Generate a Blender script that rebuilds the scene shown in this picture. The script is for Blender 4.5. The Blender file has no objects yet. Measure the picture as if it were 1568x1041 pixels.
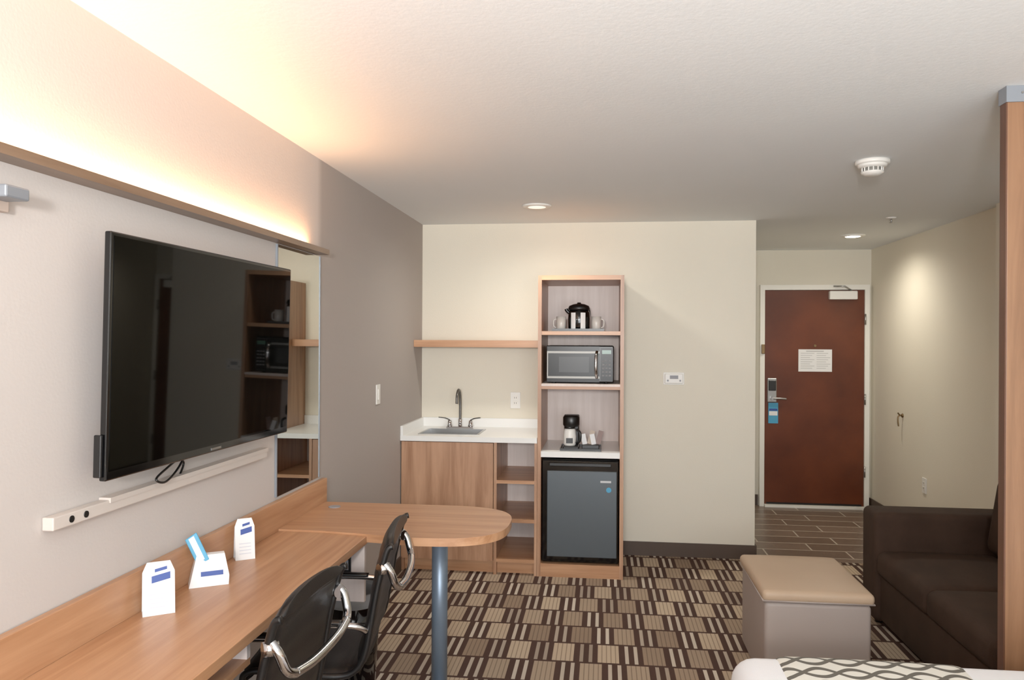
import bpy, bmesh, math, random
from mathutils import Vector, Matrix, Euler
random.seed(3)
S = bpy.context.scene
COL = S.collection

# ---------------------------------------------------------------- materials
def lin(c):
    def f(v):
        v/=255.0
        return v/12.92 if v<=0.04045 else ((v+0.055)/1.055)**2.4
    return (f(c[0]),f(c[1]),f(c[2]),1.0)

def newmat(name):
    m=bpy.data.materials.new(name); m.use_nodes=True
    nt=m.node_tree; b=nt.nodes['Principled BSDF']
    return m,nt,b

def plain(name,c,rough=0.5,metal=0.0,spec=0.5,bump=0,bscale=200,coat=0,emit=None,estr=0,alpha=1,trans=0):
    m,nt,b=newmat(name)
    b.inputs['Base Color'].default_value=lin(c)
    b.inputs['Roughness'].default_value=rough
    b.inputs['Metallic'].default_value=metal
    b.inputs['Specular IOR Level'].default_value=spec
    b.inputs['Coat Weight'].default_value=coat
    b.inputs['Transmission Weight'].default_value=trans
    if emit:
        b.inputs['Emission Color'].default_value=lin(emit); b.inputs['Emission Strength'].default_value=estr
    tc=nt.nodes.new('ShaderNodeTexCoord'); n=nt.nodes.new('ShaderNodeTexNoise')
    n.inputs['Scale'].default_value=bscale; n.inputs['Detail'].default_value=3
    nt.links.new(tc.outputs['Object'],n.inputs['Vector'])
    if bump>0:
        bp=nt.nodes.new('ShaderNodeBump'); bp.inputs['Strength'].default_value=bump; bp.inputs['Distance'].default_value=0.002
        nt.links.new(n.outputs['Fac'],bp.inputs['Height']); nt.links.new(bp.outputs['Normal'],b.inputs['Normal'])
    return m

def mottled(name,c1,c2,rough=0.5,scale=4,bump=0.0,bscale=200,spec=0.4):
    m,nt,b=newmat(name)
    tc=nt.nodes.new('ShaderNodeTexCoord'); n=nt.nodes.new('ShaderNodeTexNoise')
    n.inputs['Scale'].default_value=scale; n.inputs['Detail'].default_value=5
    r=nt.nodes.new('ShaderNodeValToRGB'); r.color_ramp.elements[0].position=0.3; r.color_ramp.elements[1].position=0.7
    r.color_ramp.elements[0].color=lin(c1); r.color_ramp.elements[1].color=lin(c2)
    nt.links.new(tc.outputs['Object'],n.inputs['Vector']); nt.links.new(n.outputs['Fac'],r.inputs['Fac'])
    nt.links.new(r.outputs['Color'],b.inputs['Base Color'])
    b.inputs['Roughness'].default_value=rough; b.inputs['Specular IOR Level'].default_value=spec
    if bump>0:
        n2=nt.nodes.new('ShaderNodeTexNoise'); n2.inputs['Scale'].default_value=bscale; n2.inputs['Detail'].default_value=2
        nt.links.new(tc.outputs['Object'],n2.inputs['Vector'])
        bp=nt.nodes.new('ShaderNodeBump'); bp.inputs['Strength'].default_value=bump; bp.inputs['Distance'].default_value=0.003
        nt.links.new(n2.outputs['Fac'],bp.inputs['Height']); nt.links.new(bp.outputs['Normal'],b.inputs['Normal'])
    return m

def wood(name,light,dark,axis,rough=0.38,freq=22):
    m,nt,b=newmat(name)
    tc=nt.nodes.new('ShaderNodeTexCoord'); mp=nt.nodes.new('ShaderNodeMapping')
    sc=[freq,freq,freq]; sc['xyz'.index(axis)]=1.1
    mp.inputs['Scale'].default_value=sc
    n=nt.nodes.new('ShaderNodeTexNoise'); n.inputs['Scale'].default_value=1.0; n.inputs['Detail'].default_value=7; n.inputs['Roughness'].default_value=0.62
    n.inputs['Distortion'].default_value=0.5
    r=nt.nodes.new('ShaderNodeValToRGB')
    r.color_ramp.elements[0].position=0.32; r.color_ramp.elements[1].position=0.66
    r.color_ramp.elements[0].color=lin(dark); r.color_ramp.elements[1].color=lin(light)
    nt.links.new(tc.outputs['Object'],mp.inputs['Vector']); nt.links.new(mp.outputs['Vector'],n.inputs['Vector'])
    nt.links.new(n.outputs['Fac'],r.inputs['Fac']); nt.links.new(r.outputs['Color'],b.inputs['Base Color'])
    b.inputs['Roughness'].default_value=rough
    return m

class NT:
    def __init__(s,nt): s.nt=nt
    def m(s,op,a,b=None,c=None):
        n=s.nt.nodes.new('ShaderNodeMath'); n.operation=op
        for i,v in enumerate((a,b,c)):
            if v is None: continue
            if isinstance(v,(int,float)): n.inputs[i].default_value=v
            else: s.nt.links.new(v,n.inputs[i])
        return n.outputs[0]
    def mix(s,f,a,b):
        n=s.nt.nodes.new('ShaderNodeMix'); n.data_type='RGBA'
        for sock,v in ((n.inputs['Factor'],f),(n.inputs[6],a),(n.inputs[7],b)):
            if isinstance(v,tuple): sock.default_value=v
            elif isinstance(v,(int,float)): sock.default_value=v
            else: s.nt.links.new(v,sock)
        return n.outputs[2]

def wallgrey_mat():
    # long wall, tone set by position: light behind the desk/tv, darker grey beyond the mirror
    m,nt,b=newmat('wall_grey_two_tone'); N=NT(nt)
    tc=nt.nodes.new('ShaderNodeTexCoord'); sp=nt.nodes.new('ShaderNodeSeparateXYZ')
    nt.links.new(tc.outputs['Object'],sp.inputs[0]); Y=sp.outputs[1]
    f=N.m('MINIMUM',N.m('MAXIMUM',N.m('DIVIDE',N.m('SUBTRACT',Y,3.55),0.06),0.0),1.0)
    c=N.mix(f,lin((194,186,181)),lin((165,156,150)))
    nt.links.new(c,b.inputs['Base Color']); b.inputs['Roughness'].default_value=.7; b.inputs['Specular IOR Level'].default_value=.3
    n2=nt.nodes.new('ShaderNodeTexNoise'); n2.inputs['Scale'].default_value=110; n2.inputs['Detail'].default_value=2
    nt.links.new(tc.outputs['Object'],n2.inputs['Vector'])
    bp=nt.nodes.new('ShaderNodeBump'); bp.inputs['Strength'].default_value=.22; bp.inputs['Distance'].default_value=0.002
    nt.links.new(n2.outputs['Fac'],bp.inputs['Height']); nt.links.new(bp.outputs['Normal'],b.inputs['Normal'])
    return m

def carpet_mat():
    m,nt,b=newmat('carpet_striped'); N=NT(nt)
    tc=nt.nodes.new('ShaderNodeTexCoord'); sp=nt.nodes.new('ShaderNodeSeparateXYZ')
    nt.links.new(tc.outputs['Object'],sp.inputs[0]); X=sp.outputs[0]; Y=sp.outputs[1]
    ry=N.m('DIVIDE',Y,0.235); row=N.m('FLOOR',ry); fy=N.m('FRACT',ry)
    cx=N.m('ADD',N.m('DIVIDE',X,0.112),N.m('MULTIPLY',N.m('FRACT',N.m('MULTIPLY',row,0.3334)),0.75)); fx=N.m('FRACT',cx); ci=N.m('FLOOR',cx)
    t=N.m('FRACT',N.m('MULTIPLY',N.m('ADD',N.m('ADD',ci,row),400.0),0.5))
    isA=N.m('LESS_THAN',t,0.25)
    def band(f,a,c): return N.m('MULTIPLY',N.m('GREATER_THAN',f,a),N.m('LESS_THAN',f,c))
    yb=band(fy,0.04,0.96)
    wide=N.m('MULTIPLY',band(fx,0.03,0.97),isA)
    fine=N.m('GREATER_THAN',N.m('FRACT',N.m('MULTIPLY',fx,5.0)),0.22)
    notA=N.m('SUBTRACT',1.0,isA)
    bars=N.m('MULTIPLY',N.m('ADD',band(fx,0.24,0.40),band(fx,0.64,0.80)),notA)
    n=nt.nodes.new('ShaderNodeTexWhiteNoise'); n.noise_dimensions='2D'
    cv=nt.nodes.new('ShaderNodeCombineXYZ'); nt.links.new(ci,cv.inputs[0]); nt.links.new(row,cv.inputs[1]); nt.links.new(cv.outputs[0],n.inputs['Vector'])
    beige=N.mix(n.outputs['Value'],lin((202,180,154)),lin((148,126,106)))
    cream=N.mix(n.outputs['Value'],lin((216,202,184)),lin((160,143,127)))
    dark=lin((74,54,47))
    c=N.mix(N.m('MULTIPLY',N.m('MULTIPLY',wide,yb),N.m('ADD',N.m('MULTIPLY',fine,0.5),0.5)),dark,beige)
    c=N.mix(N.m('MULTIPLY',bars,yb),c,cream)
    nn=nt.nodes.new('ShaderNodeTexNoise'); nn.inputs['Scale'].default_value=350; nt.links.new(tc.outputs['Object'],nn.inputs['Vector'])
    c2=N.mix(N.m('MULTIPLY',nn.outputs['Fac'],0.25),c,lin((66,50,43)))
    nt.links.new(c2,b.inputs['Base Color']); b.inputs['Roughness'].default_value=0.95; b.inputs['Specular IOR Level'].default_value=0.1
    bp=nt.nodes.new('ShaderNodeBump'); bp.inputs['Strength'].default_value=0.5; bp.inputs['Distance'].default_value=0.003
    nt.links.new(nn.outputs['Fac'],bp.inputs['Height']); nt.links.new(bp.outputs['Normal'],b.inputs['Normal'])
    return m

def tile_mat():
    m,nt,b=newmat('tile_plank')
    tc=nt.nodes.new('ShaderNodeTexCoord'); br=nt.nodes.new('ShaderNodeTexBrick')
    br.inputs['Scale'].default_value=1.0; br.inputs['Brick Width'].default_value=0.6; br.inputs['Row Height'].default_value=0.2
    br.inputs['Mortar Size'].default_value=0.006; br.inputs['Mortar'].default_value=lin((180,168,152))
    br.inputs['Color1'].default_value=lin((116,98,84)); br.inputs['Color2'].default_value=lin((100,83,70)); br.offset=0.4
    nt.links.new(tc.outputs['Object'],br.inputs['Vector']); nt.links.new(br.outputs['Color'],b.inputs['Base Color'])
    b.inputs['Roughness'].default_value=0.35
    return m

def runner_mat():
    m,nt,b=newmat('runner_wave'); N=NT(nt)
    tc=nt.nodes.new('ShaderNodeTexCoord'); sp=nt.nodes.new('ShaderNodeSeparateXYZ')
    nt.links.new(tc.outputs['Object'],sp.inputs[0]); X=sp.outputs[0]; Y=sp.outputs[1]
    s=N.m('MULTIPLY',N.m('SINE',N.m('MULTIPLY',X,34.0)),0.030)
    a=N.m('ABSOLUTE',N.m('SINE',N.m('MULTIPLY',N.m('ADD',Y,s),34.0)))
    c=N.m('ABSOLUTE',N.m('SINE',N.m('MULTIPLY',N.m('SUBTRACT',Y,s),34.0)))
    f=N.m('GREATER_THAN',N.m('MINIMUM',a,c),0.36)
    col=N.mix(f,lin((90,86,78)),lin((220,218,208)))
    nt.links.new(col,b.inputs['Base Color']); b.inputs['Roughness'].default_value=0.85
    return m

WALL  = mottled('paint_greige',(220,213,196),(224,217,200),0.75,1.2,0.2,110,0.25)
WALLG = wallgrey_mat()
CEIL  = mottled('paint_ceiling',(228,231,232),(232,235,236),0.85,1.0,0.2,60,0.2)
BASE  = plain('baseboard_brown',(70,54,43),0.6)
CARPET=carpet_mat(); TILE=tile_mat()
WL,WD=(194,146,108),(162,112,76)
WX=wood('laminate_x',WL,WD,'x'); WY=wood('laminate_y',WL,WD,'y'); WZ=wood('laminate_z',(192,148,116),(144,100,70),'z',freq=15)
WVAL=wood('valance_laminate_shaded',(130,105,84),(108,84,64),'y')  # darker than the other laminate: backlit shade put into the colour
WPOST=wood('divider_wood',(144,104,74),(116,80,54),'z'); 
WDARK=wood('laminate_dark_edge',(94,58,40),(74,46,30),'z')
PALE=wood('laminate_pale',(218,204,197),(204,188,180),'z',0.5)
WHITE=plain('white_solid_surface',(234,234,231),0.25)
WPLAS=plain('white_plastic',(230,228,222),0.4)
WRACE=plain('raceway_almond',(202,192,184),0.5)
WPAINT=plain('white_trim_paint',(234,231,222),0.45)
BLK=plain('black_plastic',(10,10,11),0.35)
BLKG=plain('black_gloss',(6,6,7),0.08,spec=0.5)
BLKS=plain('black_satin',(9,9,10),0.28,spec=0.2)
SCREEN=plain('tv_screen_glass',(5,5,4),0.03,spec=0.13)
STEEL=plain('brushed_steel',(175,175,175),0.3,1.0)
STEELD=plain('dark_steel',(104,102,98),0.4,0.9)
CHROME=plain('chrome',(200,200,203),0.1,1.0)
ALU=plain('aluminium_post',(120,136,154),0.4,0.55)
GREYM=plain('grey_metal',(136,142,150),0.45,0.4)
MIRR=plain('mirror_silver',(184,186,180),0.01,1.0)
LEATH=plain('chair_black_leather',(14,13,14),0.42,bump=0.2,bscale=300)
SOFA=mottled('sofa_brown_fabric',(50,36,28),(59,43,34),0.8,8,0.4,500,0.15)
OTT=mottled('ottoman_vinyl_lit',(178,152,126),(184,158,132),0.5,3,0.1,300)  # same vinyl as the base, light from above put into the lid colour
OTB=mottled('ottoman_vinyl_shaded',(156,143,136),(162,149,142),0.5,3,0.1,300)  # greyer copy of the lid vinyl, side shade put into the colour
DOORW=mottled('door_mahogany',(78,34,17),(100,48,26),0.32,3.0)
BRASS=plain('brass',(130,108,78),0.35,1.0)
FRIDGE=plain('fridge_grey',(76,83,88),0.38,0.35)
LINEN=mottled('white_linen',(228,229,232),(234,235,238),0.9,3,0.3,400,0.2)
RUN=runner_mat()
BLUE=plain('print_blue',(32,64,140),0.5); LBLUE=plain('print_light_blue',(60,150,190),0.5); PAPER=plain('paper',(228,228,228),0.7)
GREYP=plain('print_grey',(145,145,150),0.6)
GLOW=plain('lamp_lens_lit',(255,250,240),0.4,emit=(255,240,215),estr=14)
LENS=plain('lamp_lens',(240,238,230),0.4,emit=(255,245,230),estr=0.5)
STRIP=plain('led_strip',(255,230,190),0.4,emit=(255,205,140),estr=5)
LINER=plain('bin_liner',(190,192,195),0.2,trans=0.6)
MWGREY=plain('microwave_window',(44,45,46),0.3,spec=0.25)

# ---------------------------------------------------------------- geometry helpers
def root(name,loc=(0,0,0),rz=0):
    e=bpy.data.objects.new(name,None); e.empty_display_size=0.1
    e.location=loc; e.rotation_euler=(0,0,rz); COL.objects.link(e); return e
def addobj(name,bm,mats,parent=None,smooth=False):
    me=bpy.data.meshes.new(name); bmesh.ops.recalc_face_normals(bm,faces=bm.faces[:]) ; bm.to_mesh(me); bm.free()
    if not isinstance(mats,(list,tuple)): mats=[mats]
    for m in mats: me.materials.append(m)
    if smooth:
        for p in me.polygons: p.use_smooth=True
    o=bpy.data.objects.new(name,me); COL.objects.link(o)
    if parent: o.parent=parent
    return o
def bmbox(bm,x0,x1,y0,y1,z0,z1):
    r=bmesh.ops.create_cube(bm,size=1.0)
    for v in r['verts']:
        v.co=Vector(((x0+x1)/2+v.co.x*(x1-x0),(y0+y1)/2+v.co.y*(y1-y0),(z0+z1)/2+v.co.z*(z1-z0)))
    return r['verts']
def box(name,x0,x1,y0,y1,z0,z1,mat,parent=None,bev=0.0,seg=2):
    bm=bmesh.new(); bmbox(bm,x0,x1,y0,y1,z0,z1)
    if bev>0: bmesh.ops.bevel(bm,geom=bm.edges[:],offset=bev,segments=seg,profile=0.5,affect='EDGES')
    o=addobj(name,bm,mat,parent,smooth=False)
    if bev>0 and seg>2:
        for p in o.data.polygons: p.use_smooth=True
    return o
def boxes(name,lst,mat,parent=None):
    bm=bmesh.new()
    for b in lst: bmbox(bm,*b)
    return addobj(name,bm,mat,parent)
def cyl(name,p0,p1,r,mat,parent=None,r2=None,n=28):
    p0=Vector(p0);p1=Vector(p1); d=p1-p0
    bm=bmesh.new(); bmesh.ops.create_cone(bm,cap_ends=True,segments=n,radius1=r,radius2=(r if r2 is None else r2),depth=d.length)
    q=d.to_track_quat('Z','Y').to_matrix().to_4x4(); q.translation=(p0+p1)/2
    bmesh.ops.transform(bm,matrix=q,verts=bm.verts[:])
    o=addobj(name,bm,mat,parent)
    for p in o.data.polygons:
        if len(p.vertices)==4: p.use_smooth=True
    return o
def lathe(name,prof,c,mat,parent=None,n=32,axis='z'):
    bm=bmesh.new(); rings=[]
    for r,z in prof:
        ring=[]
        for i in range(n):
            a=2*math.pi*i/n
            if axis=='z': p=(c[0]+r*math.cos(a),c[1]+r*math.sin(a),c[2]+z)
            elif axis=='y': p=(c[0]+r*math.cos(a),c[1]+z,c[2]+r*math.sin(a))
            else: p=(c[0]+z,c[1]+r*math.cos(a),c[2]+r*math.sin(a))
            ring.append(bm.verts.new(p))
        rings.append(ring)
    for a,b in zip(rings[:-1],rings[1:]):
        for i in range(n): bm.faces.new((a[i],a[(i+1)%n],b[(i+1)%n],b[i]))
    bm.faces.new(rings[0][::-1]); bm.faces.new(rings[-1])
    o=addobj(name,bm,mat,parent,smooth=True)
    return o
def spline(pts,k=8,closed=False):
    P=[Vector(p) for p in pts]; out=[]
    n=len(P)
    for i in range(n-1):
        p0=P[max(i-1,0)];p1=P[i];p2=P[i+1];p3=P[min(i+2,n-1)]
        for j in range(k):
            t=j/k
            out.append(0.5*((2*p1)+(-p0+p2)*t+(2*p0-5*p1+4*p2-p3)*t*t+(-p0+3*p1-3*p2+p3)*t**3))
    out.append(P[-1]); return out
def tube(name,pts,r,mat,parent=None,k=8,n=12,flat=1.0):
    P=spline(pts,k) if k>1 else [Vector(p) for p in pts]
    bm=bmesh.new(); rings=[]; up=None
    for i,p in enumerate(P):
        d=(P[min(i+1,len(P)-1)]-P[max(i-1,0)]).normalized()
        if up is None:
            up=Vector((0,0,1)) if abs(d.z)<0.9 else Vector((1,0,0))
        s=d.cross(up).normalized(); up=s.cross(d).normalized()
        rings.append([bm.verts.new(p+s*(r*math.cos(2*math.pi*j/n))+up*(r*flat*math.sin(2*math.pi*j/n))) for j in range(n)])
    for a,b in zip(rings[:-1],rings[1:]):
        for i in range(n): bm.faces.new((a[i],a[(i+1)%n],b[(i+1)%n],b[i]))
    bm.faces.new(rings[0][::-1]); bm.faces.new(rings[-1])
    return addobj(name,bm,mat,parent,smooth=True)
def prism(name,pts,z0,z1,mat,parent=None,bev=0):
    bm=bmesh.new(); a=[bm.verts.new((x,y,z0)) for x,y in pts]; b=[bm.verts.new((x,y,z1)) for x,y in pts]
    bm.faces.new(a[::-1]); bm.faces.new(b); n=len(pts)
    for i in range(n): bm.faces.new((a[i],a[(i+1)%n],b[(i+1)%n],b[i]))
    return addobj(name,bm,mat,parent)
def soft(name,x0,x1,y0,y1,z0,z1,mat,parent=None,bev=0.04,crown=0.0):
    """cushion: subdivided rounded box with a crowned top"""
    bm=bmesh.new(); bmbox(bm,x0,x1,y0,y1,z0,z1)
    bmesh.ops.bevel(bm,geom=bm.edges[:],offset=bev,segments=5,profile=0.5,affect='EDGES')
    if crown:
        bmesh.ops.subdivide_edges(bm,edges=[e for e in bm.edges if e.calc_length()>0.12],cuts=7,use_grid_fill=True)
        cx,cy,hx,hy=(x0+x1)/2,(y0+y1)/2,(x1-x0)/2,(y1-y0)/2
        for v in bm.verts:
            if v.co.z>(z0+z1)/2:
                u=(v.co.x-cx)/hx; w=(v.co.y-cy)/hy
                v.co.z+=crown*max(0,(1-u**4))*max(0,(1-w**4))
    return addobj(name,bm,mat,parent,smooth=True)

# ---------------------------------------------------------------- room shell
XL=-1.37; YB=5.70; YE=7.60; XC=1.083; XR=2.50; XR2=2.44; YN=-1.7; H=2.44
box('floor',XL-.1,XR2+.16,YN-.1,YB,-0.1,0,CARPET)
box('floor_tile',XC-.1,XR+.1,YB,YE+.1,-0.1,0,TILE)
box('ceiling',XL-.1,XR+.1,YN-.1,YE+.1,H,H+.1,CEIL)
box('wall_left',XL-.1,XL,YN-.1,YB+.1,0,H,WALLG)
box('wall_back',XL,XC,YB,YB+.1,0,H,WALL)
box('wall_corridor',XC-.1,XC,YB+.1,YE,0,H,WALL)
box('wall_entry',XC-.1,XR+.1,YE,YE+.1,0,H,WALL)
boxes('wall_right',[(XR,XR+.1,5.15,YE,0,H),(XR2,XR+.1,YN-.1,5.15,0,H)],WALL)
wx0,wx1,wz0,wz1=-0.7,2.0,0.6,2.2
boxes('wall_near',[(XL,wx0,YN-.1,YN,0,H),(wx1,XR2,YN-.1,YN,0,H),(wx0,wx1,YN-.1,YN,0,wz0),(wx0,wx1,YN-.1,YN,wz1,H)],WALL)
boxes('window_1',[(wx0,wx1,YN-.08,YN-.03,wz0,wz0+.05),(wx0,wx1,YN-.08,YN-.03,wz1-.05,wz1),(wx0,wx0+.05,YN-.08,YN-.03,wz0+.05,wz1-.05),(wx1-.05,wx1,YN-.08,YN-.03,wz0+.05,wz1-.05),((wx0+wx1)/2-.03,(wx0+wx1)/2+.03,YN-.08,YN-.03,wz0+.05,wz1-.05)],WPAINT)
bh,bt=0.10,0.012
box('baseboard_back',0.13,XC,YB-bt,YB,0,bh,BASE)
box('baseboard_corridor',XC,XC+bt,YB-bt,YE,0,bh,BASE)
box('baseboard_right',XR-bt,XR,5.15,YE,0,bh,BASE)
box('baseboard_right_near',XR2-bt,XR2,YN,5.15,0,bh,BASE)
box('baseboard_left',XL,XL+bt,YN,5.08,0,bh,BASE)
boxes('baseboard_entry',[(XC+bt,1.47,YE-bt,YE,0,bh),(2.475,XR-bt,YE-bt,YE,0,bh)],BASE)

# ---------------------------------------------------------------- entry door
d=root('door_1')
DX0,DX1,DZ=1.52,2.425,2.055
boxes('frame',[(DX0-.045,DX0-.002,YE-.06,YE,0,DZ+.05),(DX1+.002,DX1+.045,YE-.06,YE,0,DZ+.05),(DX0-.002,DX1+.002,YE-.06,YE,DZ+.003,DZ+.05)],WPAINT,d)
box('slab',DX0,DX1,YE-.045,YE-.005,0.02,DZ,DOORW,d)
box('threshold',DX0,DX1,YE-.09,YE-.003,0,0.022,WPAINT,d)
for z in (0.35,1.03,1.78): cyl('hinge',(DX1+.004,YE-.066,z-.05),(DX1+.004,YE-.066,z+.05),.008,STEEL,d,n=10)
box('notice',1.83,2.135,YE-.048,YE-.045,1.285,1.495,PAPER,d)
INK=plain('notice_ink',(180,180,180),.7)
boxes('notice_text',[(1.85+.145*c,1.975+.145*c-.02*((i*7+c)%3),YE-.0488,YE-.048,1.455-.02*i,1.460-.02*i) for i in range(8) for c in range(2)]+[(1.90,2.06,YE-.0488,YE-.048,1.473,1.483)],INK,d)
cyl('peephole',(1.98,YE-.055,1.53),(1.98,YE-.045,1.53),.012,BRASS,d,n=14)
box('closer_body',2.10,2.35,YE-.10,YE-.045,1.965,2.045,WPLAS,d,.008)
tube('closer_arm',[(2.30,YE-.075,2.05),(2.22,YE-.14,2.085),(2.14,YE-.075,2.09)],.008,STEEL,d,k=1)
box('lock_plate',1.545,1.63,YE-.06,YE-.045,0.99,1.22,STEEL,d,.006)
box('lock_reader',1.553,1.622,YE-.072,YE-.06,1.10,1.20,BLK,d,.006)
cyl('lever_hub',(1.59,YE-.095,1.03),(1.59,YE-.06,1.03),.022,STEEL,d)
tube('lever',[(1.59,YE-.098,1.03),(1.65,YE-.10,1.03),(1.71,YE-.095,1.025)],.010,STEEL,d)
box('hang_tag',1.555,1.645,YE-.052,YE-.046,0.79,0.985,LBLUE,d)
box('hang_tag_print',1.562,1.638,YE-.054,YE-.052,0.865,0.905,PAPER,d)
box('hang_tag_dark',1.562,1.638,YE-.054,YE-.052,0.91,0.93,BLUE,d)
box('latch_guard',1.485,1.515,YE-.085,YE-.06,1.45,1.54,BRASS,d,.004)
box('strip',DX0+.02,DX1-.02,YE-.05,YE-.045,0.024,0.04,BLK,d)

# ---------------------------------------------------------------- tall appliance cabinet
YF=5.09
tc=root('tall_cabinet')
tx0,tx1,tt=-0.437,0.130,0.024; TZ=2.0; yb=YB-.002
box('side_left',tx0,tx0+tt,YF,yb,0,TZ,WZ,tc); box('side_right',tx1-tt,tx1,YF,yb,0,TZ,WZ,tc)
ix0,ix1=tx0+tt,tx1-tt
box('top',ix0,ix1,YF,yb,TZ-.03,TZ,WX,tc)
box('shelf_upper',ix0,ix1,YF+.01,yb-.012,1.605,1.63,WX,tc)
box('shelf_middle',ix0,ix1,YF+.01,yb-.012,1.245,1.265,WX,tc)
box('shelf_middle_top',ix0,ix1,YF+.005,yb-.012,1.265,1.280,PALE,tc)
box('shelf_lower_counter',ix0,ix1,YF-.008,yb-.012,0.795,0.832,WHITE,tc)
box('back',ix0,ix1,yb-.012,yb,0,TZ-.03,PALE,tc)
box('kick',ix0,ix1,YF+.004,YF+.03,0,0.085,WX,tc)
box('bottom',ix0,ix1,YF+.03,yb-.012,0.06,0.085,WX,tc)

# fridge
fr=root('mini_fridge'); fx0,fx1=ix0+.006,ix1-.006
box('body',fx0,fx1,YF+.05,YF+.53,0.0855,0.775,BLK,fr,.006)
box('door_frame',fx0,fx1,YF+.012,YF+.05,0.10,0.772,BLKG,fr,.006)
box('door_panel',fx0+.035,fx1-.012,YF+.004,YF+.014,0.135,0.705,FRIDGE,fr,.004)
box('top_handle',fx0+.05,fx1-.05,YF+.006,YF+.013,0.735,0.755,BLK,fr,.003)
box('badge',fx1-.12,fx1-.05,YF+.002,YF+.004,0.632,0.645,STEEL,fr)
cyl('sticker',(fx1-.065,YF+.002,0.585),(fx1-.065,YF+.004,0.585),.017,LBLUE,fr,n=20)

# microwave
mw=root('microwave'); mx0,mx1=-0.385,0.065; my=5.16; mz0,mz1=1.281,1.535
box('body',mx0,mx1,my,my+.34,mz0+.008,mz1,BLK,mw,.008)
for fx in (mx0+.05,mx1-.05):
    for fy in (my+.04,my+.3): cyl('foot',(fx,fy,mz0),(fx,fy,mz0+.01),.012,BLK,mw,n=10)
boxes('door_trim',[(mx0+.005,mx1-.095,my-.012,my,mz1-.052,mz1-.038),(mx0+.005,mx1-.095,my-.012,my,mz0+.034,mz0+.048),(mx0+.005,mx0+.012,my-.012,my,mz0+.048,mz1-.052)],STEELD,mw)
box('door_glass',mx0+.012,mx1-.095,my-.010,my,mz0+.048,mz1-.052,BLKS,mw)
box('door_top',mx0+.005,mx1-.095,my-.010,my,mz1-.037,mz1-.006,BLKS,mw)
box('door_bottom',mx0+.005,mx1-.095,my-.010,my,mz0+.010,mz0+.033,BLKS,mw)
box('window',mx0+.085,mx1-.165,my-.0112,my-.010,mz0+.075,mz1-.075,MWGREY,mw)
tube('handle',[(mx1-.112,my-.012,mz0+.04),(mx1-.118,my-.045,mz0+.08),(mx1-.118,my-.045,mz1-.08),(mx1-.112,my-.012,mz1-.04)],.010,CHROME,mw)
box('control_panel',mx1-.088,mx1-.006,my-.010,my,mz0+.02,mz1-.015,BLKS,mw)
box('display',mx1-.078,mx1-.018,my-.0125,my-.010,mz1-.055,mz1-.03,plain('lcd',(60,110,90),.3),mw)
boxes('keys',[(mx1-.078+.022*i,mx1-.063+.022*i,my-.0125,my-.010,mz0+.05+.024*j,mz0+.060+.024*j) for i in range(3) for j in range(5)],plain('keypad_print',(110,110,112),.6),mw)

# kettle tray set (upper shelf)
tr=root('serving_tray'); zz=1.6305
box('base',-0.345,-0.005,5.19,5.42,zz,zz+.006,BLK,tr); 
boxes('rim',[(-0.345,-0.005,5.185,5.19,zz,zz+.018),(-0.345,-0.005,5.42,5.425,zz,zz+.018),(-0.35,-0.345,5.185,5.425,zz,zz+.018),(-0.005,0.0,5.185,5.425,zz,zz+.018)],BLK,tr)
kt=root('coffee_kettle'); kc=(-0.172,5.29,zz+.007)
lathe('body',[(.066,0),(.074,.02),(.076,.08),(.073,.12),(.066,.14)],kc,BLKG,kt)
lathe('lid',[(.072,.14),(.075,.15),(.068,.168),(.04,.180),(.014,.184),(.012,.192)],kc,BLK,kt)
def vpanel(a0,a1,z0,z1,r):
    bm=bmesh.new(); q=[]
    for i in range(7):
        a=a0+(a1-a0)*i/6
        q.append((bm.verts.new((kc[0]+r*math.cos(a),kc[1]+r*math.sin(a),kc[2]+z0)),bm.verts.new((kc[0]+r*math.cos(a),kc[1]+r*math.sin(a),kc[2]+z1))))
    for a,b in zip(q[:-1],q[1:]): bm.faces.new((a[0],b[0],b[1],a[1]))
    addobj('steel_panel',bm,PAPER,kt)
vpanel(-2.30,-1.85,.012,.12,.0775); vpanel(-1.40,-.95,.012,.12,.0775)
tube('handle',[(kc[0]+.035,kc[1]+.05,kc[2]+.150),(kc[0]+.06,kc[1]+.09,kc[2]+.16),(kc[0]+.065,kc[1]+.10,kc[2]+.10),(kc[0]+.045,kc[1]+.060,kc[2]+.035)],.010,BLK,kt)
tube('spout',[(kc[0]-.055,kc[1]-.01,kc[2]+.11),(kc[0]-.082,kc[1]-.012,kc[2]+.135),(kc[0]-.088,kc[1]-.012,kc[2]+.148)],.012,BLK,kt)
def mug(c,r,h,mat,side):
    g=root('coffee_mug')
    lathe('cup',[(r*.8,0),(r*.95,.01),(r,h*.5),(r,h),(r*.92,h),(r*.9,.012),(0.002,.011)],c,mat,g)
    tube('handle',[(c[0]+side*r,c[1],c[2]+h*.85),(c[0]+side*(r+.018),c[1],c[2]+h*.7),(c[0]+side*(r+.016),c[1],c[2]+h*.3),(c[0]+side*r,c[1],c[2]+h*.2)],.005,mat,g)
CUP=plain('glazed_grey_white',(200,195,188),.3)
mug((-0.293,5.26,zz+.0065),.033,.095,CUP,-1); mug((-0.054,5.26,zz+.0065),.033,.095,CUP,1)

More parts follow.
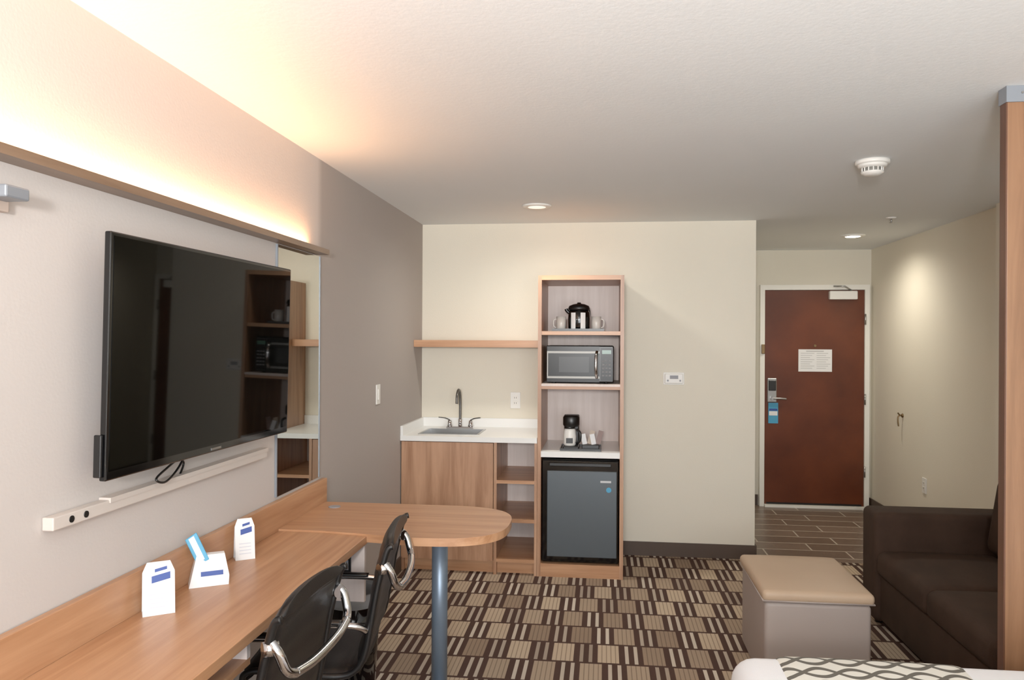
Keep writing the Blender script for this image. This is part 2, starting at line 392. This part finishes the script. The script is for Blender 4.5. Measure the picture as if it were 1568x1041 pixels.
# coffee maker (lower shelf)
cz=0.8325
tr2=root('serving_tray')
box('base',-0.285,-0.02,5.13,5.36,cz,cz+.006,BLK,tr2)
boxes('rim',[(-0.285,-0.02,5.125,5.13,cz,cz+.016),(-0.285,-0.02,5.36,5.365,cz,cz+.016),(-0.29,-0.285,5.125,5.365,cz,cz+.016),(-0.02,-0.015,5.125,5.365,cz,cz+.016)],BLK,tr2)
cm=root('coffee_maker'); c0=cz+.007
box('base',-0.272,-0.165,5.145,5.335,c0,c0+.02,BLK,cm,.006)
box('column',-0.270,-0.167,5.26,5.335,c0+.02,c0+.22,BLK,cm,.008)
lathe('head',[(.050,0),(.056,.01),(.056,.06),(.046,.075)],(-0.218,5.21,c0+.15),BLK,cm)
lathe('carafe',[(.036,0),(.042,.01),(.044,.06),(.040,.10),(.032,.12)],(-0.228,5.20,c0+.021),WPLAS,cm)
lathe('carafe_collar',[(.036,0),(.036,.014),(.03,.018)],(-0.228,5.20,c0+.135),BLK,cm)
tube('carafe_handle',[(-0.18,5.18,c0+.13),(-0.158,5.165,c0+.11),(-0.158,5.165,c0+.06),(-0.182,5.18,c0+.04)],.009,BLK,cm)
box('carafe_band',-.250,-.205,5.1535,5.1575,c0+.04,c0+.075,BLK,cm,.001)
cs=root('condiment_caddy')
box('tray_box',-0.145,-0.03,5.17,5.29,c0,c0+.03,BLK,cs,.004)
for i,(x,mt) in enumerate(((-.138,PAPER),(-.108,plain('packet_tan',(180,160,140),.5)),(-.078,PAPER),(-.052,plain('packet_brown',(120,92,84),.5)))):
    o=box('packet',-.016,.016,-.002,.002,0,.070+.022*(i%2),mt,cs); o.location=(x+.013,5.20+.02*(i%2),c0+.031); o.rotation_euler=(math.radians(-10),math.radians(14 if i%2 else -12),0)

# ---------------------------------------------------------------- sink cabinet
sk=root('sink_cabinet')
sx0,sx1=XL+.002,tx0-.002; xs=-0.73; cb=0.885
box('door',sx0+.004,xs-.004,YF-.0,YF+.02,0.088,cb-.006,WZ,sk,.0015)
box('side_left',sx0,sx0+.02,YF+.022,yb,0.0,cb,WZ,sk)
box('divider',xs,xs+.02,YF+.002,yb,0.0,cb,WZ,sk)
box('side_right',sx1-.018,sx1,YF+.002,yb,0.0,cb,WZ,sk)
box('kick',sx0+.02,sx1-.018,YF+.055,YF+.07,0,0.085,WX,sk)
box('bottom',xs+.02,sx1-.018,YF+.002,yb-.012,0.085,0.105,WX,sk)
box('shelf_a',xs+.02,sx1-.018,YF+.002,yb-.012,0.35,0.372,WX,sk)
box('shelf_b',xs+.02,sx1-.018,YF+.002,yb-.012,0.61,0.632,WX,sk)
box('back',xs+.02,sx1-.018,yb-.012,yb,0.085,cb,PALE,sk)
bx0,bx1,by0,by1=-1.26,-0.86,5.19,5.50
ct=cb+.034
boxes('countertop',[(sx0,bx0,YF-.015,yb,cb,ct),(bx1,sx1,YF-.015,yb,cb,ct),(bx0,bx1,YF-.015,by0,cb,ct),(bx0,bx1,by1,yb,cb,ct)],WHITE,sk)
boxes('backsplash',[(sx0,sx1,yb-.018,yb,ct,ct+.065),(sx0,sx0+.018,YF-.012,yb-.018,ct,ct+.065)],WHITE,sk)
boxes('basin',[(bx0,bx0+.004,by0,by1,ct-.16,ct+.003),(bx1-.004,bx1,by0,by1,ct-.16,ct+.003),(bx0,bx1,by0,by0+.004,ct-.16,ct+.003),(bx0,bx1,by1-.004,by1,ct-.16,ct+.003),(bx0,bx1,by0,by1,ct-.164,ct-.16)],STEEL,sk)
boxes('basin_rim',[(bx0-.012,bx0,by0-.012,by1+.012,ct,ct+.003),(bx1,bx1+.012,by0-.012,by1+.012,ct,ct+.003),(bx0,bx1,by0-.012,by0,ct,ct+.003),(bx0,bx1,by1,by1+.012,ct,ct+.003)],STEEL,sk)
fc=root('sink_faucet'); fxx,fyy=-1.05,5.57
box('deck_plate',fxx-.10,fxx+.10,fyy-.025,fyy+.025,ct+.0005,ct+.014,CHROME,fc,.006)
cyl('riser',(fxx,fyy,ct+.012),(fxx,fyy,ct+.07),.014,CHROME,fc)
tube('gooseneck',[(fxx,fyy,ct+.06),(fxx,fyy,ct+.20),(fxx,fyy-.02,ct+.265),(fxx,fyy-.07,ct+.285),(fxx,fyy-.12,ct+.25),(fxx,fyy-.13,ct+.19)],.010,STEELD,fc)
for s in (-1,1):
    lathe('handle_base',[(.02,0),(.016,.02),(.013,.045)],(fxx+s*.078,fyy,ct+.013),CHROME,fc,n=16)
    tube('lever',[(fxx+s*.078,fyy,ct+.06),(fxx+s*.11,fyy-.015,ct+.075),(fxx+s*.155,fyy-.03,ct+.082)],.007,STEELD,fc,flat=.6)
box('wall_shelf',XL+.001,tx0-.001,5.44,yb,1.517,1.567,WX)

# ---------------------------------------------------------------- wall fittings
def outlet(name,P,axis,w=.075,h=.12,holes=True,switch=False):
    g=root(name,P, 0 if axis=='y' else (math.pi/2 if axis=='+x' else -math.pi/2))
    box('plate',-w/2,w/2,-.007,0,-h/2,h/2,WPLAS,g,.002)
    if switch:
        box('rocker',-.016,.016,-.012,-.007,-.032,.032,WPLAS,g,.001)
    else:
        for z in (-.02,.02):
            box('socket',-.017,.017,-.009,-.007,z-.014,z+.014,WPAINT,g,.001)
            boxes('slots',[(-.008,-.005,-.0095,-.009,z-.006,z+.006),(.005,.008,-.0095,-.009,z-.006,z+.006)],BLK,g)
outlet('wall_outlet',(-0.655,YB-.0005,1.12),'y')
outlet('wall_outlet',(XR-.0005,6.36,0.445),'-x')
outlet('light_switch',(XL+.0005,4.55,1.235),'+x',switch=True)
th=root('thermostat',(0.505,YB-.0005,1.295))
box('plate',-.075,.075,-.006,0,-.045,.045,WPLAS,th,.003); box('body',-.066,.066,-.026,-.006,-.036,.036,WPLAS,th,.006)
box('display',-.03,.03,-.0268,-.026,-.002,.024,GREYP,th); boxes('buttons',[(-.05,-.038,-.029,-.026,-.02,-.008),(.038,.05,-.029,-.026,-.02,-.008)],GREYP,th)
hk=root('robe_hook',(XR,6.81,0.95))
lathe('rose',[(.018,0),(.018,-.008),(.008,-.014)],(0,0,0),BRASS,hk,n=16,axis='x')
tube('hook',[(-.012,0,0),(-.035,0,-.005),(-.04,0,-.04),(-.035,0,-.09)],.006,BRASS,hk)
tube('upper_prong',[(-.02,0,0),(-.035,0,.015),(-.04,0,.025)],.006,BRASS,hk)

# ---------------------------------------------------------------- ceiling fittings
def downlight(x,y,lit):
    g=root('recessed_downlight',(x,y,H))
    lathe('trim_ring',[(.065,-.004),(.095,-.001),(.095,-.006),(.085,-.012),(.066,-.012)],(0,0,0),WPLAS,g)
    lathe('lens',[(.064,-.003),(.064,-.011),(.04,-.015)],(0,0,0),GLOW if lit else LENS,g)
downlight(-0.436,4.95,False); downlight(2.016,6.57,True)
sm=root('smoke_detector',(1.276,3.87,H))
lathe('base_plate',[(.078,-.0005),(.078,-.015),(.072,-.020)],(0,0,0),WPLAS,sm)
lathe('body',[(.068,-.020),(.064,-.030),(.050,-.036)],(0,0,0),WPLAS,sm)
lathe('grille',[(.042,-.036),(.042,-.056)],(0,0,0),plain('detector_mesh',(120,118,112),.7),sm)
lathe('cap',[(.052,-.054),(.05,-.062),(.03,-.072),(.01,-.074)],(0,0,0),WPLAS,sm)
for i in range(14):
    a=i*math.pi/7; cyl('vent_fin',(.047*math.cos(a),.047*math.sin(a),-.056),(.047*math.cos(a),.047*math.sin(a),-.034),.003,WPLAS,sm,n=6)
sp=root('fire_sprinkler',(1.99,5.65,H))
lathe('escutcheon',[(.035,-.0005),(.033,-.006),(.015,-.01)],(0,0,0),WPLAS,sp,n=20)
cyl('stem',(0,0,-.01),(0,0,-.035),.006,STEEL,sp,n=10); lathe('deflector',[(.014,-.035),(.014,-.037),(.002,-.038)],(0,0,0),STEEL,sp,n=16)

# ---------------------------------------------------------------- cove valance
vl=root('cove_light_valance'); vy0,vy1=-1.2,3.54
box('board',XL+.001,-1.305,vy0,vy1,1.972,1.988,WVAL,vl)
box('lip',-1.315,-1.305,vy0,vy1,1.988,1.996,WVAL,vl)
box('led_strip',-1.352,-1.335,vy0+.05,vy1-.12,1.9885,1.992,STRIP,vl)

# mirror
mr=root('wall_mirror')
box('glass',XL+.001,XL+.007,3.085,3.565,0.905,1.968,MIRR,mr)
boxes('edge',[(XL+.001,XL+.010,3.565,3.572,0.905,1.968),(XL+.001,XL+.010,3.078,3.085,0.905,1.968)],GREYM,mr)

# wall lamp at left
wb=root('reading_lamp'); 
box('arm',XL+.001,-1.295,1.53,1.60,1.878,1.906,GREYM,wb,.004)
box('wall_plate',XL+.001,XL+.02,1.36,1.605,1.855,1.915,plain('lamp_backplate',(180,162,150),.5),wb,.003)

# ---------------------------------------------------------------- television
tv=root('television',(-1.25,2.375,1.523)); tv.rotation_euler=(0,math.radians(1.2),math.radians(-1.05))
W2,H2=.545,.322
box('rear_shell',-.06,-.012,-W2+.12,W2-.12,-H2+.03,H2-.08,BLK,tv,.01)
box('bezel',-.020,0,-W2,W2,-H2,H2,BLKG,tv,.004)
box('screen',-.001,.0012,-W2+.011,W2-.011,-H2+.024,H2-.011,SCREEN,tv)
box('badge',.0,.002,-.03,.03,-H2+.008,-H2+.015,STEEL,tv)
box('tuner_box',-.030,-.008,-W2-.010,-W2-.001,-H2+.01,-H2+.12,BLK,tv,.003)
box('wall_mount',-.110,-.06,-.15,.15,-.12,.12,BLK,tv)
tube('power_cable',[(-.06,-.05,-H2+.03),(-.07,-.10,-H2-.04),(-.05,-.20,-H2-.065),(-.055,-.24,-H2-.05),(-.07,-.16,-H2-.03),(-.09,-.07,-H2-.02),(-.10,-.02,-H2-.04),(-.095,-.06,-H2-.085)],.0035,BLK,tv)
rw=root('cable_raceway')
box('channel',XL+.001,-1.338,1.735,2.94,1.095,1.128,WRACE,rw,.003)
box('cover_lip',XL+.001,-1.334,1.95,2.94,1.120,1.134,WRACE,rw)
for y in (1.80,1.855): cyl('jack',(-1.3385,y,1.111),(-1.336,y,1.111),.009,BLK,rw,n=14)

# ---------------------------------------------------------------- desk
dk=root('desk')
DZT=.77; XF=-.955
box('top',XL+.003,XF,-.6,3.06,DZT-.032,DZT,WY,dk,.002)
box('backsplash',XL+.003,XL+.027,-.6,3.625,DZT+.0,.892,WY,dk,.002)
pts=[(XL+.003,3.61),(XL+.003,3.062),(-1.15,3.06),(-.95,3.03)]
cxp,cyp,ax,ay=-.76,3.305,.36,.305
for i in range(33):
    a=-math.pi/2+math.pi*i/32
    e=0.72
    ca,sa=math.cos(a),math.sin(a)
    pts.append((cxp+ax*math.copysign(abs(ca)**e,ca),cyp+ay*math.copysign(abs(sa)**e,sa)))
prism('peninsula_top',pts,DZT-.025,DZT+.008,WX,dk)
cyl('grommet',(-1.26,3.50,DZT+.008),(-1.26,3.50,DZT+.011),.028,GREYP,dk)
cyl('peninsula_post',(-.735,3.42,.012),(-.735,3.42,DZT-.025),.036,ALU,dk)
lathe('post_foot',[(.05,0),(.05,.008),(.037,.014)],(-.735,3.42,0),ALU,dk)
lathe('post_flange',[(.037,-.012),(.055,-.006),(.055,0)],(-.735,3.42,DZT-.026),ALU,dk)
box('apron',XL+.03,XF-.01,3.035,3.055,.50,DZT-.033,PALE,dk)
box('outlet_plate',-1.10,-1.02,3.028,3.035,.60,.70,BLK,dk,.003)
boxes('outlet_face',[(-1.09,-1.065,3.026,3.028,.63,.67),(-1.055,-1.03,3.026,3.028,.63,.67)],GREYP,dk)
box('cubby_shelf',XL+.03,XF-.03,.2,2.06,.655,.675,WY,dk)
box('cubby_side',XL+.03,XF-.03,2.04,2.06,.675,DZT-.033,PALE,dk)
box('cubby_back',XL+.01,XL+.03,.2,2.06,.655,DZT-.033,PALE,dk)
box('end_gable',XL+.01,XF-.01,-.6,-.57,0,DZT-.033,WZ,dk)
box('wall_cleat',XL+.013,XL+.03,2.07,3.03,.66,DZT-.033,WY,dk)
box('support_gable',XL+.03,XF-.06,1.02,1.05,0,.654,WZ,dk)

def tent(name,loc,rz,w,h,dep):
    g=root(name,loc,rz)
    bm=bmesh.new()
    def fr(u,v,s):
        return (u, s*dep/2*(1-v), h*v)
    for s in (-1,1):
        o=[(-w/2,0),(w/2,0),(w/2,.8),(w*.36,1),(-w*.36,1),(-w/2,.8)]
        vs=[bm.verts.new(fr(a,b,s)) for a,b in o]; vs2=[bm.verts.new(Vector(fr(a,b,s))+Vector((0,-s*.0015,-.0005 if b>0 else 0))) for a,b in o]
        bm.faces.new(vs); bm.faces.new(vs2[::-1])
        for i in range(6): bm.faces.new((vs[i],vs[(i+1)%6],vs2[(i+1)%6],vs2[i]))
    v=[bm.verts.new((sx*w/2,sy*dep/2*.96,.0008)) for sx,sy in ((-1,-1),(1,-1),(1,1),(-1,1))]; bm.faces.new(v)
    addobj('card',bm,PAPER,g)
    def patch(nm,u0,u1,v0,v1,m,tilt=0):
        b2=bmesh.new(); q=[(u0,v0),(u1,v0+tilt),(u1,v1+tilt),(u0,v1)]
        b2.faces.new([b2.verts.new(Vector(fr(a,b,-1))+Vector((0,-.001,.0003))) for a,b in q]); addobj(nm,b2,m,g)
    patch('printed_band',-w*.22,w*.36,.60,.73,BLUE,.06)
    patch('printed_band_top',-w*.12,w*.26,.80,.86,BLUE,.04)
    for k in range(4): patch('printed_text',-w*.3,w*.3,.14+.08*k,.16+.08*k,plain('txt',(200,203,212),.6))
    return g
tent('tent_card',(-1.289,2.105,DZT+.0005),math.radians(35),.086,.148,.055)
tent('tent_card',(-1.299,2.665,DZT+.0005),math.radians(35),.068,.145,.050)
hb=root('brochure_holder',(-1.283,2.378,DZT+.0005),math.radians(32)); hb.scale=(.80,.9,.95)
bm=bmesh.new()
base=[(-.075,-.045),(.075,-.045),(.075,.045),(-.075,.045)]; topp=[(-.045,-.012),(.062,-.012),(.062,.02),(-.045,.02)]
mid=[(-.066,-.036),(.078,-.036),(.078,.04),(-.066,.04)]
A=[bm.verts.new((x,y,0)) for x,y in base]; B=[bm.verts.new((x,y,.03)) for x,y in mid]; C=[bm.verts.new((x,y,.10)) for x,y in topp]
bm.faces.new(A[::-1]); bm.faces.new(C)
for P,Q in ((A,B),(B,C)):
    for i in range(4): bm.faces.new((P[i],P[(i+1)%4],Q[(i+1)%4],Q[i]))
addobj('stand',bm,PAPER,hb)
bm=bmesh.new(); bm.faces.new([bm.verts.new(p) for p in ((-.03,-.0365,.0335),(.055,-.0365,.0335),(.055,-.0305,.048),(-.03,-.0305,.048))]); addobj('printed_band',bm,BLUE,hb)
o=box('remote_card',-.024,.024,-.005,.005,-.03,.075,LBLUE,hb,.002); o.location=(-.032,-.008,.10); o.rotation_euler=(math.radians(-12),math.radians(-28),0)
o=box('remote_card_front',-.012,.010,-.0065,-.005,-.02,.07,PAPER,hb); o.location=(-.032,-.008,.10); o.rotation_euler=(math.radians(-12),math.radians(-28),0)

# ---------------------------------------------------------------- office chairs
def chair(loc,rz):
    g=root('office_chair',loc,rz); w=.225
    prof=[(.205,.425),(.20,.455),(.15,.468),(.03,.455),(-.10,.447),(-.16,.462),(-.195,.51),(-.215,.60),(-.235,.72),(-.26,.83),(-.275,.872),(-.29,.880)]
    P=spline([(0,a,b) for a,b in prof],6); n=len(P)
    bm=bmesh.new(); nx=10; front=[];back=[]
    for i,p in enumerate(P):
        d=(P[min(i+1,n-1)]-P[max(i-1,0)]).normalized(); nrm=Vector((0,-d.z,d.y))
        if nrm.z<0 and i<n//2: nrm=-nrm
        t=i/(n-1)
        thick=.017+.004*abs(math.sin(i*0.9))
        ww=w*(1-.10*max(0,(t-.85)/.15)**2)
        rowf=[];rowb=[]
        for j in range(nx+1):
            u=-1+2*j/nx; edge=(1-abs(u)**6)
            bow=.018*(1-u*u)*(1 if t>.5 else .5)
            c=p-nrm*bow+Vector((u*ww,0,0))
            rowf.append(bm.verts.new(c+nrm*thick*edge)); rowb.append(bm.verts.new(c-nrm*(thick*.8*edge+.001)))
        front.append(rowf); back.append(rowb)
    for i in range(n-1):
        for j in range(nx):
            bm.faces.new((front[i][j],front[i][j+1],front[i+1][j+1],front[i+1][j]))
            bm.faces.new((back[i][j],back[i+1][j],back[i+1][j+1],back[i][j+1]))
        for j in (0,nx): bm.faces.new((front[i][j],back[i][j],back[i+1][j],front[i+1][j]))
    for i in (0,n-1):
        for j in range(nx): bm.faces.new((front[i][j],front[i][j+1],back[i][j+1],back[i][j]))
    addobj('seat_and_back',bm,LEATH,g,smooth=True)
    for s in (-1,1):
        tube('side_rail',[(s*(w+.004),a,b-.0) for a,b in prof],.011,BLK,g,k=6)
        tube('arm',[(s*(w+.008),-.205,.60),(s*(w+.03),-.16,.625),(s*(w+.035),.0,.63),(s*(w+.03),.10,.61),(s*(w+.022),.12,.54),(s*(w+.008),.08,.465)],.011,CHROME,g)
        tube('arm_pad',[(s*(w+.033),-.13,.637),(s*(w+.035),0,.640),(s*(w+.033),.06,.634)],.016,BLK,g,flat=.5)
        cyl('brace_knuckle',(s*(w-.012),-.275,.805),(s*(w+.012),-.245,.805),.019,CHROME,g,n=16)
        tube('brace_end',[(s*(w-.0),-.262,.82),(s*(w+.002),-.283,.795),(s*(w-.01),-.298,.75),(s*(w-.04),-.307,.732)],.013,CHROME,g)
    tube('back_brace',[(-w+.04,-.307,.732),(-.10,-.315,.724),(0,-.317,.722),(.10,-.315,.724),(w-.04,-.307,.732)],.013,CHROME,g)
    tube('seat_spreader',[(-w,0,.455),(-.10,0,.415),(.10,0,.415),(w,0,.455)],.014,CHROME,g)
    cyl('gas_column',(0,0,.11),(0,0,.41),.022,CHROME,g); cyl('column_sleeve',(0,0,.09),(0,0,.25),.03,BLK,g)
    box('tilt_mechanism',-.06,.06,-.08,.08,.385,.425,BLK,g,.01)
    for i in range(5):
        a=2*math.pi*i/5+math.pi/2+math.pi
        c,s_=math.cos(a),math.sin(a); R=.245
        tube('base_leg',[(0.02*c,.02*s_,.115),(R*.5*c,R*.5*s_,.10),(R*c,R*s_,.072)],.015,CHROME,g,flat=.8)
        px,py=-s_,c
        for q in (-1,1): cyl('caster',(R*c+px*q*.006,R*s_+py*q*.006,.025),(R*c+px*q*.022,R*s_+py*q*.022,.025),.025,BLK,g,n=16)
        cyl('caster_stem',(R*c,R*s_,.03),(R*c,R*s_,.075),.006,BLK,g,n=8)
    return g
chair((-1.07,2.04,0),math.radians(89)); chair((-1.015,2.68,0),math.radians(98))

# trash bin
tb=root('waste_bin')
lathe('bin',[(.10,0),(.125,.43),(.119,.43),(.095,.006),(.002,.005)],(-1.12,3.36,.001),BLKG,tb)
lathe('liner',[(.115,.36),(.127,.40),(.1285,.44),(.123,.448),(.117,.43),(.11,.30)],(-1.12,3.36,.001),LINER,tb)

# ---------------------------------------------------------------- ottoman
ot=root('storage_ottoman'); ox0,ox1,oy0,oy1=.705,1.185,3.52,4.12
soft('base',ox0+.012,ox1-.012,oy0+.012,oy1-.012,.012,.41,OTB,ot,.02)
soft('lid',ox0,ox1,oy0,oy1,.41,.462,OTT,ot,.022,.014)
pt=[(ox0+.004,oy0+.004),(ox1-.004,oy0+.004),(ox1-.004,oy1-.004),(ox0+.004,oy1-.004),(ox0+.004,oy0+.004)]
tube('lid_piping',[(a,b,.417) for a,b in pt],.004,OTB,ot,k=1,n=8)
for fx in (ox0+.05,ox1-.05):
    for fy in (oy0+.05,oy1-.05): cyl('foot',(fx,fy,0),(fx,fy,.02),.018,BLK,ot,n=12)

# ---------------------------------------------------------------- sofa
so=root('loveseat_sofa'); a0,a1,c0_,c1_=1.47,2.42,2.88,4.61
soft('base',a0+.03,a1-.01,c0_+.02,c1_-.02,.05,.30,SOFA,so,.02)
soft('arm_far',a0,a1-.03,4.39,c1_,.04,.64,SOFA,so,.035)
soft('arm_near',a0,a1-.03,c0_,3.10,.04,.64,SOFA,so,.035)
soft('back_frame',a1-.22,a1,c0_+.01,c1_-.01,.05,.80,SOFA,so,.05)
soft('seat_cushion_a',a0+.0,2.08,3.748,4.385,.30,.435,SOFA,so,.04,.02)
soft('seat_cushion_b',a0+.0,2.08,3.105,3.742,.30,.435,SOFA,so,.04,.02)
for nm,ya,yb_ in (('back_cushion_a',3.748,4.385),('back_cushion_b',3.105,3.742)):
    o=soft(nm,-.10,.10,ya,yb_,0,.42,SOFA,so,.06); o.location=(2.11,0,.44); o.rotation_euler=(0,math.radians(9),0)
for fx in (a0+.07,a1-.08):
    for fy in (c0_+.08,c1_-.08): cyl('leg',(fx,fy,0),(fx,fy,.052),.022,BLK,so,n=12)

# ---------------------------------------------------------------- divider panel
dv=root('room_divider_panel')
box('panel',1.357,1.80,2.79,2.83,0,2.395,WPOST,dv,.001)
box('edge_band',1.352,1.3565,2.79,2.83,0,2.395,WDARK,dv)
box('ceiling_bracket',1.350,1.80,2.783,2.837,2.385,2.4395,GREYM,dv)
for x in (1.40,1.44): cyl('screw',(x,2.779,2.415),(x,2.783,2.415),.004,STEEL,dv,n=8)

# ---------------------------------------------------------------- bed
bd=root('bed')
b0,b1,e0,e1=.375,2.38,.85,2.385
box('box_spring',b0+.04,b1,e0+.04,e1-.04,.12,.36,plain('bed_skirt',(90,76,66),.9),bd,.02,3)
soft('duvet',b0,b1-.03,e0,e1,.28,.637,LINEN,bd,.07,.018)
soft('runner',b0+.09,b0+.69,e0-.006,e1+.006,.282,.643,RUN,bd,.07,.018)
for fx in (b0+.12,b1-.1):
    for fy in (e0+.12,e1-.12): cyl('leg',(fx,fy,0),(fx,fy,.125),.03,BLK,bd,n=12)
for ya in (e0+.08,e0+.80):
    o=soft('pillow',-.21,.21,ya,ya+.64,0,.15,LINEN,bd,.06,.03); o.location=(2.10,0,.66); o.rotation_euler=(0,math.radians(-18),0)
box('headboard',b1,b1+.035,e0-.1,e1+.1,.1,1.15,WY,bd,.004)

# ---------------------------------------------------------------- added fill lamp, unseen behind the camera
fl=root('added_fill_lamp',(-.15,-1.15,0))
lathe('base',[(.14,0),(.14,.015),(.03,.03)],(0,0,.0),BLK,fl)
cyl('pole',(0,0,.02),(0,0,1.62),.012,BLK,fl)
sh=lathe('shade',[(.02,-.16),(.10,-.13),(.17,-.04),(.165,-.04),(.09,-.12),(.01,-.14)],(0,0,0),WPLAS,fl)
sh.location=(0,0,1.78); sh.rotation_euler=(math.radians(-62),0,0)

# ---------------------------------------------------------------- lights
def area(name,loc,rot,sx,sy,p,col,spread=180):
    l=bpy.data.lights.new(name,'AREA'); l.shape='RECTANGLE'; l.size=sx; l.size_y=sy; l.energy=p; l.color=col; l.spread=math.radians(spread)
    o=bpy.data.objects.new(name,l); o.location=loc; o.rotation_euler=rot; COL.objects.link(o); return o
area('window_daylight',((wx0+wx1)/2,YN-.02,(wz0+wz1)/2),(math.radians(90),0,0),wx1-wx0,wz1-wz0,86,(.93,.965,1.0))
area('cove_led',(-1.34,(vy0+3.42)/2,1.996),(math.radians(180),math.radians(-4),0),.02,3.42-vy0,15.5,(1.0,.49,.23))
area('added_fill_bulb',(-.15,-1.13,1.82),(math.radians(180-62),0,0),.3,.3,55,(1.0,.98,.95),110)  # added fill aimed forward to brighten the ceiling and far walls
def spot(name,loc,p,size,blend,col,r=.05):
    l=bpy.data.lights.new(name,'SPOT'); l.energy=p; l.spot_size=math.radians(size); l.spot_blend=blend; l.color=col; l.shadow_soft_size=r
    o=bpy.data.objects.new(name,l); o.location=loc; COL.objects.link(o)
spot('corridor_downlight',(2.016,6.57,2.415),46,165,1.0,(1,.92,.78),.07)
spot('room_downlight',(-.436,4.95,2.415),44,172,1.0,(1,.95,.85),.07)
spot('bed_fill_spot',(1.2,0.2,2.41),28,160,.8,(1,.94,.86))  # added unseen fill above the bed, has no fixture
wd=bpy.data.worlds.new('world'); S.world=wd; wd.use_nodes=True
wd.node_tree.nodes['Background'].inputs[0].default_value=(.75,.85,1,1); wd.node_tree.nodes['Background'].inputs[1].default_value=1.0

# ---------------------------------------------------------------- camera
cam=bpy.data.cameras.new('camera'); cam.sensor_width=36; cam.lens=27.0; cam.clip_start=.02
co=bpy.data.objects.new('camera',cam); COL.objects.link(co)
co.matrix_world=Matrix.Translation((0,0,1.57))@Matrix.Rotation(math.radians(6.84),4,'Z')@Matrix.Rotation(math.radians(90),4,'X')@Matrix.Rotation(math.radians(.28),4,'Z')
S.camera=co
S.view_settings.view_transform='Standard'
S.view_settings.look='None'
S.view_settings.exposure=0.43
S.view_settings.gamma=1.15
